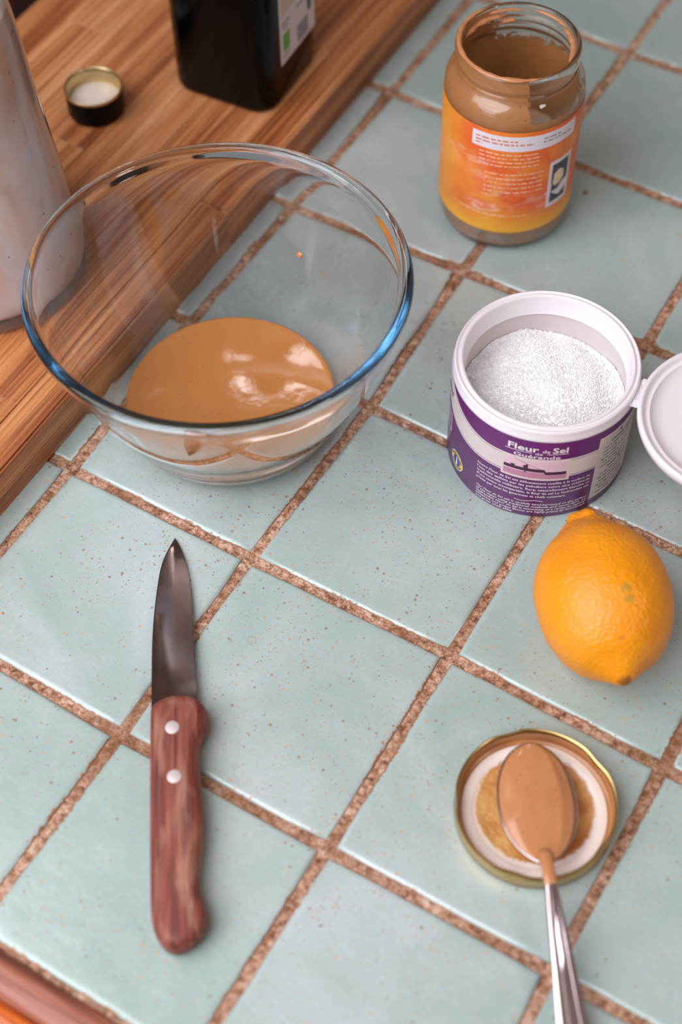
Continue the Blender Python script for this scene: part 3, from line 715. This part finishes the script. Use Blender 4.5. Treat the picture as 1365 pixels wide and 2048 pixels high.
V, F = spoon_bowl(); sb = mesh('spoon_bowl', V, F, M['steel'], spoon, True); md = sb.modifiers.new('thick', 'SOLIDIFY'); md.thickness = .0009; md.offset = 0
# handle: ridged bar swept along the axis
hpts = []
stations = [(0.0, .0164, .0027, .0013), (.006, .0170, .0025, .0015), (.012, .0168, .0027, .0015), (.020, .0160, .0033, .0014), (.032, .0146, .0041, .0013), (.047, .0125, .0050, .0012), (.065, .0098, .0062, .0012), (.085, .0066, .0074, .0012), (.103, .0040, .0080, .0012), (.112, .0026, .0066, .0011), (.1155, .0020, .0035, .0010)]
hb0 = tip + ax * (LB - .0025)
# the handle's own direction, slightly different from the bowl's
hd = Vector((.589, -.808, 0)).normalized(); hp = Vector((.808, .589, 0)).normalized()
V = []; F = []; NR = 24
def hsec(t): # cross-section outline, ridged on top
    a = 2 * PI * t / NR; x = math.cos(a); y = math.sin(a)
    zz = (abs(y) ** .6) * (1 if y > 0 else -1)
    if y > 0: zz *= .72 + .34 * math.cos(x * PI * 3.0) 
    return x, zz
ns = len(stations)
for (s_, z, w_, th_) in stations:
    for k in range(NR):
        x, zz = hsec(k); rp_ = 1 if s_ > .014 else 0
        if not rp_: a = 2 * PI * k / NR; zz = math.sin(a)
        p_ = hb0 + hd * s_ + hp * (x * w_); V.append(Vector((p_.x, p_.y, z + zz * th_)) - spoon.location)
for i in range(ns - 1):
    for k in range(NR): F.append((i * NR + k, i * NR + (k + 1) % NR, (i + 1) * NR + (k + 1) % NR, (i + 1) * NR + k))
F += [tuple(range(NR)), tuple((ns - 1) * NR + k for k in range(NR))]
FV = []; FF = []
fst = [(-.004, .0160, .0020, .0010), (-.001, .0166, .0029, .0014), (.003, .0170, .0028, .0016), (.007, .01715, .0027, .00165), (.011, .0171, .0029, .0016), (.0135, .0166, .0022, .0010)]
for (s_, z, w_, th_) in fst:
    for k in range(NR):
        a = 2 * PI * k / NR; p_ = hb0 + hd * s_ + hp * (math.cos(a) * w_); FV.append(Vector((p_.x, p_.y, z + math.sin(a) * th_)))
for i in range(len(fst) - 1):
    for k in range(NR): FF.append((i * NR + k, i * NR + (k + 1) % NR, (i + 1) * NR + (k + 1) % NR, (i + 1) * NR + k))
FF += [tuple(range(NR)), tuple((len(fst) - 1) * NR + k for k in range(NR))]
fix(mesh('paste_film', [v - spoon.location for v in FV], FF, M['paste'], spoon, True))['label'] = 'film of brown paste coating the neck'
M['pink_steel'] = NT('ridged_steel').P(Base_Color=lin((214, 196, 198)), Metallic=1.0, Roughness=.2)
fix(mesh('spoon_handle', V, F, M['pink_steel'], spoon, 60))
# heap of paste in the spoon: a thing that rests in it
V = []; F = []; NU, NV = 44, 28
for i in range(NU + 1):
    u = .015 + .95 * (.5 - .5 * math.cos(PI * i / NU)); h = max(halfw(u) - .0006, .0003)
    for k in range(NV + 1):
        v = -1 + 2 * k / NV; e = max(0, 1 - ((u - .45) / .52) ** 2); bul = .0032 * e ** .7 * (1 - abs(v) ** 2.6)
        z = .0001 + bul + .0028 * max(0, (u - .75) / .25) ** 2 + noise.noise(Vector((u * 4, v * 2, 3))) * .0007 * e
        z += .0006 * math.exp(-((v - .62) / .12) ** 2) * e
        V.append(tip + ax * (u * LB) + pp * (v * h) + Vector((0, 0, z)))
n1_ = len(V)
for i in range(NU + 1):
    u = .015 + .95 * (.5 - .5 * math.cos(PI * i / NU)); h = max(halfw(u) - .0009, .0002)
    for k in range(NV + 1):
        v = -1 + 2 * k / NV; dep = .0076 * max(0, 1 - ((u - .46) / .53) ** 2) ** .8 * (1 - abs(v) ** 2.2)
        V.append(tip + ax * (u * LB) + pp * (v * h) + Vector((0, 0, -dep + .0006 * (1 - abs(v)) - .0002 + .0028 * max(0, (u - .75) / .25) ** 2)))
W_ = NV + 1
for o in (0, n1_):
    for i in range(NU):
        for k in range(NV): a = o + i * W_ + k; F.append((a, a + 1, a + W_ + 1, a + W_) if o == 0 else (a, a + W_, a + W_ + 1, a + 1))
rim_ = [k for k in range(W_)] + [i * W_ + NV for i in range(1, NU + 1)] + [NU * W_ + k for k in range(NV - 1, -1, -1)] + [i * W_ for i in range(NU - 1, 0, -1)]
for a, b in zip(rim_, rim_[1:] + rim_[:1]): F.append((b, a, a + n1_, b + n1_))
hp_ = fix(mesh('spoonful_of_paste', V, F, M['paste'], None, True))
tag(hp_, 'glossy mound of brown nut paste heaped in the spoon', 'paste')

# ---------------------------------------------------------------- lemon
M_l = NT('lemon_peel'); p = M_l.pos(obj=True)
vo = M_l.n('ShaderNodeTexVoronoi', {'Vector': p, 'Scale': 850.0, 'Randomness': 1.0}, feature='SMOOTH_F1')
nb = M_l.noise(p, 55, 3); nl = M_l.noise(p, 26, 3)
c = M_l.mix(nb, lin((232, 140, 2)), lin((240, 152, 6)))
c = M_l.mix(M_l.ramp(nl, [(.36, .4), (.5, 0.0)]), c, lin((222, 124, 2)))
def spot(loc, rad, colr, c, amt):
    d = M_l.n('ShaderNodeVectorMath', {0: p, 1: loc}, operation='DISTANCE').outputs['Value']
    d = M_l.math('ADD', d, M_l.math('MULTIPLY', M_l.math('SUBTRACT', M_l.noise(p, 300, 3), .5), rad * 1.1))
    k = M_l.n('ShaderNodeMapRange', {0: d, 1: rad * .45, 2: rad, 3: amt, 4: 0.0}).outputs[0]
    return M_l.mix(k, c, lin(colr))
# local frame: x along the lemon (toward the viewer's end), z up
c = spot((.0125, .0030, .0288), .0030, (176, 140, 40), c, .75)
c = spot((.0170, .0042, .0273), .0028, (168, 138, 48), c, .7)
c = spot((.0310, -.0010, .0186), .0016, (170, 96, 30), c, .6)
c = spot((.0440, 0, .001), .0044, (132, 74, 24), c, .9)
M_l.P(Base_Color=c, Roughness=.36, Subsurface_Weight=.15, Subsurface_Scale=.006, Subsurface_Radius=(1, .6, .1))
M_l.bump(M_l.math('ADD', M_l.math('MULTIPLY', vo.outputs['Distance'], 1.0), M_l.math('MULTIPLY', nb, 2.4)), .0007, .7)
RL, AL = .0308, .0392
V = []; F = []; NU, NV = 90, 96
def lem_r(t):   # t -1..1 along the axis
    r = RL * math.sqrt(max(0, 1 - min(1, abs(t) * (1.045 if t < 0 else 1)) ** 2.05)); return r
xs_ = [-math.cos(PI * i / NU) for i in range(NU + 1)]
for i, t in enumerate(xs_):
    x = t * AL; r = lem_r(t)
    if t > .86:   # pointed nipple at the near end
        f = (t - .86) / .14; x += .0050 * f ** 1.6; r = r * (1 - f) ** .3 if f < 1 else 0; r = max(r, .0060 * (1 - f) ** .55)
    if t < -.80:  # broad lumpy neck at the far end
        f = (-t - .80) / .20; x -= .0078 * f ** .9; r = max(r * (1 - .25 * f), .0102 * (1 - f ** 3.2) ** .5)
    for k in range(NV):
        a = 2 * PI * k / NV; d = Vector((t * 1.2, math.cos(a), math.sin(a)))
        rr = r * (1 + .022 * noise.noise(d * 1.7 + Vector((4, 1, 2))) + .008 * noise.noise(d * 6)) 
        if t < -.8: rr *= 1 + .09 * math.cos(5 * a) * min(1, (-t - .8) / .1)
        V.append((x, rr * math.cos(a), rr * math.sin(a)))
for i in range(NU):
    for k in range(NV): F.append((i * NV + k, i * NV + (k + 1) % NV, (i + 1) * NV + (k + 1) % NV, (i + 1) * NV + k))
F += [tuple(range(NV)), tuple(NU * NV + k for k in range(NV))]
lemon = fix(mesh('lemon', V, F, M_l.m, None, True))
lemon.location = (.2689, -.2789, .0310); lemon.rotation_euler = (0, 0, 2.2284 - PI)
tag(lemon, 'ripe yellow-orange lemon lying on the tiles in front of the salt tub', 'lemon')

# crumb on the far tiles
bm = bmesh.new(); bmesh.ops.create_icosphere(bm, subdivisions=3, radius=.0013)
for v in bm.verts: v.co *= 1 + .35 * noise.noise(v.co * 900); v.co.z *= .6
me = bpy.data.meshes.new('crumb'); bm.to_mesh(me); bm.free()
cr_ = link('crumb', me, simple('brown_crumb', (150, 92, 44), .6), None, True); cr_.location = (.1393, -.0193, .0008)
tag(cr_, 'tiny brown crumb of paste on the tile to the right of the jar', 'crumb')

# ---------------------------------------------------------------- paring knife
knife = thing('paring_knife', 'small paring knife with steel blade and riveted reddish wooden handle', 'knife', (.125, -.41, 0))
K0 = Vector(knife.location)
bl = [(.0705, -.334), (.0762, -.3373), (.0841, -.344), (.0924, -.3531), (.1018, -.3649), (.1108, -.3771), (.121, -.3915), (.1305, -.4035), (.1320, -.4080), (.1230, -.4150), (.1175, -.4200), (.1152, -.4173), (.1084, -.4075), (.0974, -.3917), (.0881, -.377), (.0791, -.3609), (.0729, -.3482)]
# resample both long edges by fraction from tip to heel
def resample(pts, n):
    pts = smoothpts(pts, 2, closed=False); d = [0]
    for a, b in zip(pts, pts[1:]): d.append(d[-1] + math.dist(a, b))
    out = []
    for k in range(n + 1):
        s_ = d[-1] * k / n; i = max(i_ for i_ in range(len(d)) if d[i_] <= s_ + 1e-12); i = min(i, len(pts) - 2)
        f = (s_ - d[i]) / (d[i + 1] - d[i]); out.append(tuple(x + (y - x) * f for x, y in zip(pts[i], pts[i + 1])))
    return out
NK = 40
right = resample([(.0705, -.334), (.0762, -.3373), (.0841, -.344), (.0924, -.3531), (.1018, -.3649), (.1108, -.3771), (.121, -.3915), (.1310, -.4038), (.1345, -.4090)], NK)
left = resample([(.0705, -.334), (.0729, -.3482), (.0791, -.3609), (.0881, -.377), (.0974, -.3917), (.1084, -.4075), (.1152, -.4173), (.1200, -.4240)], NK)
def zb(f): return .0010 + .0058 * f     # blade rises to the handle
V = []; F = []
prof_v = [0.0, .03, .42, .55, .97, 1.0]; NVB = len(prof_v)
for k in range(NK + 1):
    f = k / NK; L, R_ = Vector(left[k]), Vector(right[k])
    for side_ in (1, -1):
        for v in (prof_v if side_ == 1 else prof_v[::-1]):
            plung = min(1, max(0, (.93 - f) * 12))
            th_ = .00085 if v <= .42 else (.00085 - .00072 * plung * (v - .42) / .58)
            if v == 0: th_ = .0006
            th_ *= min(1, .15 + f * 12)
            q = L + (R_ - L) * v; V.append(Vector((q.x, q.y, zb(f) + side_ * th_)) - K0)
nn_ = 2 * NVB
for k in range(NK):
    for i in range(nn_): F.append((k * nn_ + i, k * nn_ + (i + 1) % nn_, (k + 1) * nn_ + (i + 1) % nn_, (k + 1) * nn_ + i))
F += [tuple(range(nn_)), tuple(NK * nn_ + i for i in range(nn_))]
tb = NT('brushed_blade_steel'); p = tb.pos()
mp = tb.n('ShaderNodeMapping', {'Vector': tb.n('ShaderNodeMapping', {'Vector': p, 'Rotation': (0, 0, math.radians(57))}).outputs[0], 'Scale': (2200, 90, 60)}).outputs[0]
br = tb.noise(mp, 1.0, 3, .6); sm_ = tb.noise(p, 120, 4, .6)
tb.P(Base_Color=tb.mix(sm_, lin((122, 102, 98)), lin((150, 130, 126))), Metallic=1.0, Roughness=tb.ramp(br, [(.3, .12), (.7, .20)]))
tb.bump(br, .000012)
fix(mesh('blade', V, F, tb.m, knife, 25))
hd_ = [(.1166, -.4189), (.1181, -.414), (.1212, -.4098), (.1262, -.4063), (.1313, -.405), (.1368, -.4061), (.1416, -.4097), (.1442, -.4144), (.1452, -.4215), (.1468, -.426), (.1518, -.4329), (.1581, -.4404), (.166, -.4505), (.1725, -.4608), (.1763, -.4691), (.1793, -.4745), (.1841, -.4797), (.1894, -.4835), (.1931, -.488), (.1941, -.4947), (.1919, -.5013), (.1878, -.5054), (.1829, -.5059), (.1768, -.503), (.1722, -.4991), (.1619, -.4848), (.1442, -.4596), (.1257, -.4329), (.1174, -.4208)]
hd2 = smoothpts([(x, y) for x, y in hd_], 3)
def even_loop(pts, n):
    pts = pts + [pts[0]]; d = [0]
    for a, b in zip(pts, pts[1:]): d.append(d[-1] + math.dist(a, b))
    out = []; i = 0
    for k in range(n):
        s_ = d[-1] * k / n
        while d[i + 1] < s_: i += 1
        f = (s_ - d[i]) / (d[i + 1] - d[i]); out.append(tuple(x + (y - x) * f for x, y in zip(pts[i], pts[i + 1])))
    return out
hd2 = even_loop(hd2, 150)
def inset_poly(pts, d):
    n = len(pts); out = []
    area_ = sum(pts[i][0] * pts[(i + 1) % n][1] - pts[(i + 1) % n][0] * pts[i][1] for i in range(n)); sg = 1 if area_ > 0 else -1
    for i in range(n):
        a, b = Vector(pts[i - 4]), Vector(pts[(i + 4) % n]); t_ = (b - a).normalized(); nr = Vector((-t_.y, t_.x)) * sg; out.append(Vector(pts[i]) + nr * d)
    return out
lv = [(.0036, .0006), (.0018, .0010), (.0006, .0028), (.0, .0052), (.0, .0092), (.0005, .0116), (.0016, .0136), (.0030, .0147), (.0046, .0150)]
V = []; F = []
for d, z in lv:
    for q in inset_poly(hd2, d): V.append(Vector((q.x, q.y, z)) - K0)
n = len(hd2)
for i in range(len(lv) - 1):
    for k in range(n): F.append((i * n + k, i * n + (k + 1) % n, (i + 1) * n + (k + 1) % n, (i + 1) * n + k))
F += [tuple(range(n)), tuple((len(lv) - 1) * n + k for k in range(n))]
# knife wood: grain along the handle
kw = NT('red_knife_handle_wood'); p = kw.pos()
rot = kw.n('ShaderNodeMapping', {'Vector': p, 'Rotation': (0, 0, math.radians(55.7))}).outputs[0]
mp = kw.n('ShaderNodeMapping', {'Vector': rot, 'Scale': (14, 260, 160)}).outputs[0]
g1 = kw.noise(mp, 1.0, 4, .6, .5); g2 = kw.noise(kw.n('ShaderNodeMapping', {'Vector': rot, 'Scale': (30, 900, 500)}).outputs[0], 1.0, 3, .6); wr = kw.noise(kw.n('ShaderNodeMapping', {'Vector': rot, 'Scale': (30, 110, 60)}).outputs[0], 1.0, 3, .5, .5)
f = kw.math('ADD', kw.math('MULTIPLY', g1, .65), kw.math('MULTIPLY', g2, .35))
c = kw.ramp(f, [(.36, lin((78, 30, 24))), (.48, lin((116, 52, 40))), (.58, lin((142, 76, 60))), (.70, lin((160, 100, 82)))])
c = kw.mix(kw.ramp(wr, [(.52, 0.0), (.66, .6)]), c, lin((172, 122, 100)))
kw.P(Base_Color=c, Roughness=.55); kw.bump(f, .0006)
hm = fix(mesh('handle', V, F, kw.m, knife, 60)); [setattr(f_, 'use_smooth', False) for f_ in hm.data.polygons if len(f_.vertices) > 10]
for (x, y) in [(.1322, -.4241), (.1461, -.4430)]:
    lathe('rivet', [(0, .0138), (.0030, .0138), (.0031, .0152), (.0028, .01535), (0, .0154)], NT('aluminium_rivet').P(Base_Color=lin((206, 190, 188)), Metallic=.3, Roughness=.5), knife, n=28, smooth=40, loc=(x - K0.x, y - K0.y, 0))

# ---------------------------------------------------------------- bottle cap on the board
cap = thing('bottle_cap', 'black screw cap with gold inside lying open side up on the board', 'cap', (-.1231, -.1252, BT + .0002))
lathe('cap_shell', [(0, .0), (.0150, .0), (.0160, .0008), (.0163, .0022), (.0163, .0152), (.0160, .0160), (.0154, .0158), (.0152, .0150), (.0152, .0020), (0, .0020)], simple('black_cap', (9, 9, 10), .25, Specular_IOR_Level=.12), cap, n=72, smooth=40)
lathe('gold_lining', arcprof([(.0151, .0030), (.0151, .0062), (.0146, .0070), (.0151, .0080), (.0151, .0098), (.0146, .0108), (.0150, .0118), (.0151, .0150), (.0156, .0166), (.0163, .0172), (.0166, .0166), (.0165, .0156), (.0163, .0150), (.0160, .0160), (.0155, .0158)], 1),
      NT('pale_gold').P(Base_Color=lin((206, 184, 140)), Metallic=1.0, Roughness=.33), cap, n=72, closed=False, smooth=True)
lathe('cap_liner', [(0, .0022), (.0150, .0022), (.0150, .0072), (.0140, .0080), (0, .0078)], simple('cream_liner', (226, 214, 204), .5), cap, n=60, smooth=40)

# ---------------------------------------------------------------- dark square oil bottle
bot = thing('oil_bottle', 'tall square dark glass oil bottle standing on the wooden board', 'bottle', (-.0675, -.0530, BT + .0002))
bot.rotation_euler = (0, 0, math.radians(4.5))
def rsq(h, r, n=10):
    out = []
    for cx_, cy_, a0 in [(h - r, h - r, 0), (-h + r, h - r, 90), (-h + r, -h + r, 180), (h - r, -h + r, 270)]:
        for k in range(n + 1): a = math.radians(a0 + 90 * k / n); out.append((cx_ + r * math.cos(a), cy_ + r * math.sin(a)))
    return out
levels = [(0, .0300, .012, 0), (.0, .0300, .012, 0), (.0012, .0318, .0125, 0), (.004, .0325, .0125, 0), (.180, .0325, .0125, 0), (.194, .0300, .018, 0), (.206, .0235, .0200, 0), (.214, .0160, .0158, 0), (.222, .0132, .0131, 0), (.246, .0128, .0127, 0), (.247, .0145, .0144, 0), (.252, .0145, .0144, 0), (.253, .0135, .0134, 0)]
V = []; F = []
for z, h, r, _ in levels: V += [(x, y, z) for x, y in rsq(h, r)]
n = 44
for i in range(len(levels) - 1):
    for k in range(n): F.append((i * n + k, i * n + (k + 1) % n, (i + 1) * n + (k + 1) % n, (i + 1) * n + k))
F += [tuple(range(n)), tuple((len(levels) - 1) * n + k for k in range(n))]
fix(mesh('bottle_body', V, F, simple('near_black_green_glass', (6, 7, 6), .12, Specular_IOR_Level=.12), bot, 45))
hx = .0326
def panel(name, y0_, y1_, z0_, z1_, dx, mat):
    return fix(mesh(name, [(hx + dx, y0_, z0_), (hx + dx, y1_, z0_), (hx + dx, y1_, z1_), (hx + dx, y0_, z1_), (hx - .00005, y0_, z0_), (hx - .00005, y1_, z0_), (hx - .00005, y1_, z1_), (hx - .00005, y0_, z1_)],
                 [(0, 1, 2, 3), (0, 4, 5, 1), (1, 5, 6, 2), (2, 6, 7, 3), (3, 7, 4, 0), (7, 6, 5, 4)], mat, bot, False))
panel('paper_label', -.0155, .0255, .0248, .135, .00015, simple('pale_paper', (212, 200, 206), .5))
panel('green_mark', -.0125, -.0045, .0320, .0440, .0002, simple('leaf_green', (98, 160, 62), .5))
panel('green_mark', .0170, .0215, .0400, .0480, .0002, simple('dark_green', (52, 110, 70), .5))
panel('label_picture', -.0140, .0030, .0560, .1000, .0002, simple('sand_print', (196, 184, 166), .5))
for k, (ya, wd) in enumerate([(.0045, .0012), (.0066, .0006), (.0080, .0015), (.0103, .0006), (.0118, .0012), (.0138, .0008), (.0155, .0014)]):
    panel('barcode_bar', ya, ya + wd, .0270, .0385, .0002, M['charcoal'])
for (ya, yb, za) in [(-.0135, -.0040, .0500), (-.0120, -.0060, .0470), (.004, .012, .0505), (-.0130, -.004, .0285)]:
    panel('fine_print', ya, yb, za, za + .0016, .0002, M['grey_ink'])

# ---------------------------------------------------------------- milk bottle at the left
mb = thing('milk_bottle', 'tall glass bottle coated inside with pinkish-white speckled milk, at the left on the board', 'bottle', (-.0985, -.2550, BT + .0002))
t = NT('speckled_milk_glass'); p = t.pos()
n = t.noise(t.n('ShaderNodeMapping', {'Vector': p, 'Scale': (22, 22, 12)}).outputs[0], 1.0, 3, .55, .8); n2 = t.noise(p, 34, 3, .6)
c = t.ramp(n, [(.32, lin((204, 166, 146))), (.45, lin((236, 208, 200))), (.6, lin((244, 228, 226)))])
c = t.mix(t.ramp(n2, [(.6, 0.0), (.75, .4)]), c, lin((196, 146, 120)))
vo = t.n('ShaderNodeTexVoronoi', {'Vector': p, 'Scale': 170.0}); sx = t.n('ShaderNodeSeparateColor', {0: vo.outputs['Color']})
d = t.math('MULTIPLY', t.math('LESS_THAN', vo.outputs['Distance'], t.math('MULTIPLY', sx.outputs[1], .13)), t.math('LESS_THAN', sx.outputs[0], .45))
c = t.mix(t.math('MULTIPLY', d, .8), c, lin((104, 66, 62)))
t.P(Base_Color=c, Roughness=.32, Coat_Weight=.6, Coat_Roughness=.06, Subsurface_Weight=.1, Subsurface_Scale=.004)
mp_ = arcprof([(.0, .0092), (.043, .0092), (.0472, .0108), (.0486, .0150), (.0484, .030), (.0471, .060), (.0441, .090), (.0419, .120), (.0401, .150), (.0368, .168), (0, .168)], 1)
lathe('milk', mp_, t.m, mb, n=96, smooth=50)
lathe('bottle_glass', arcprof([(0, .0015), (.040, .0015), (.0440, .0), (.0478, .0012), (.0495, .005), (.0499, .012), (.0497, .030), (.0484, .060), (.0454, .090), (.0432, .120), (.0414, .150), (.0384, .170), (.0300, .190), (.0220, .205), (.0195, .220), (.0190, .245), (.0205, .247), (.0205, .255),
                             (.0180, .256), (.0170, .245), (.0175, .220), (.0200, .204), (.0280, .188), (.0364, .169), (.0398, .150), (.0416, .120), (.0438, .090), (.0468, .060), (.0481, .030), (.0482, .015), (.0465, .011), (.043, .0098), (0, .0098)], 1),
      M['jar_glass'], mb, n=96, smooth=True)
print('objects', len(bpy.data.objects))
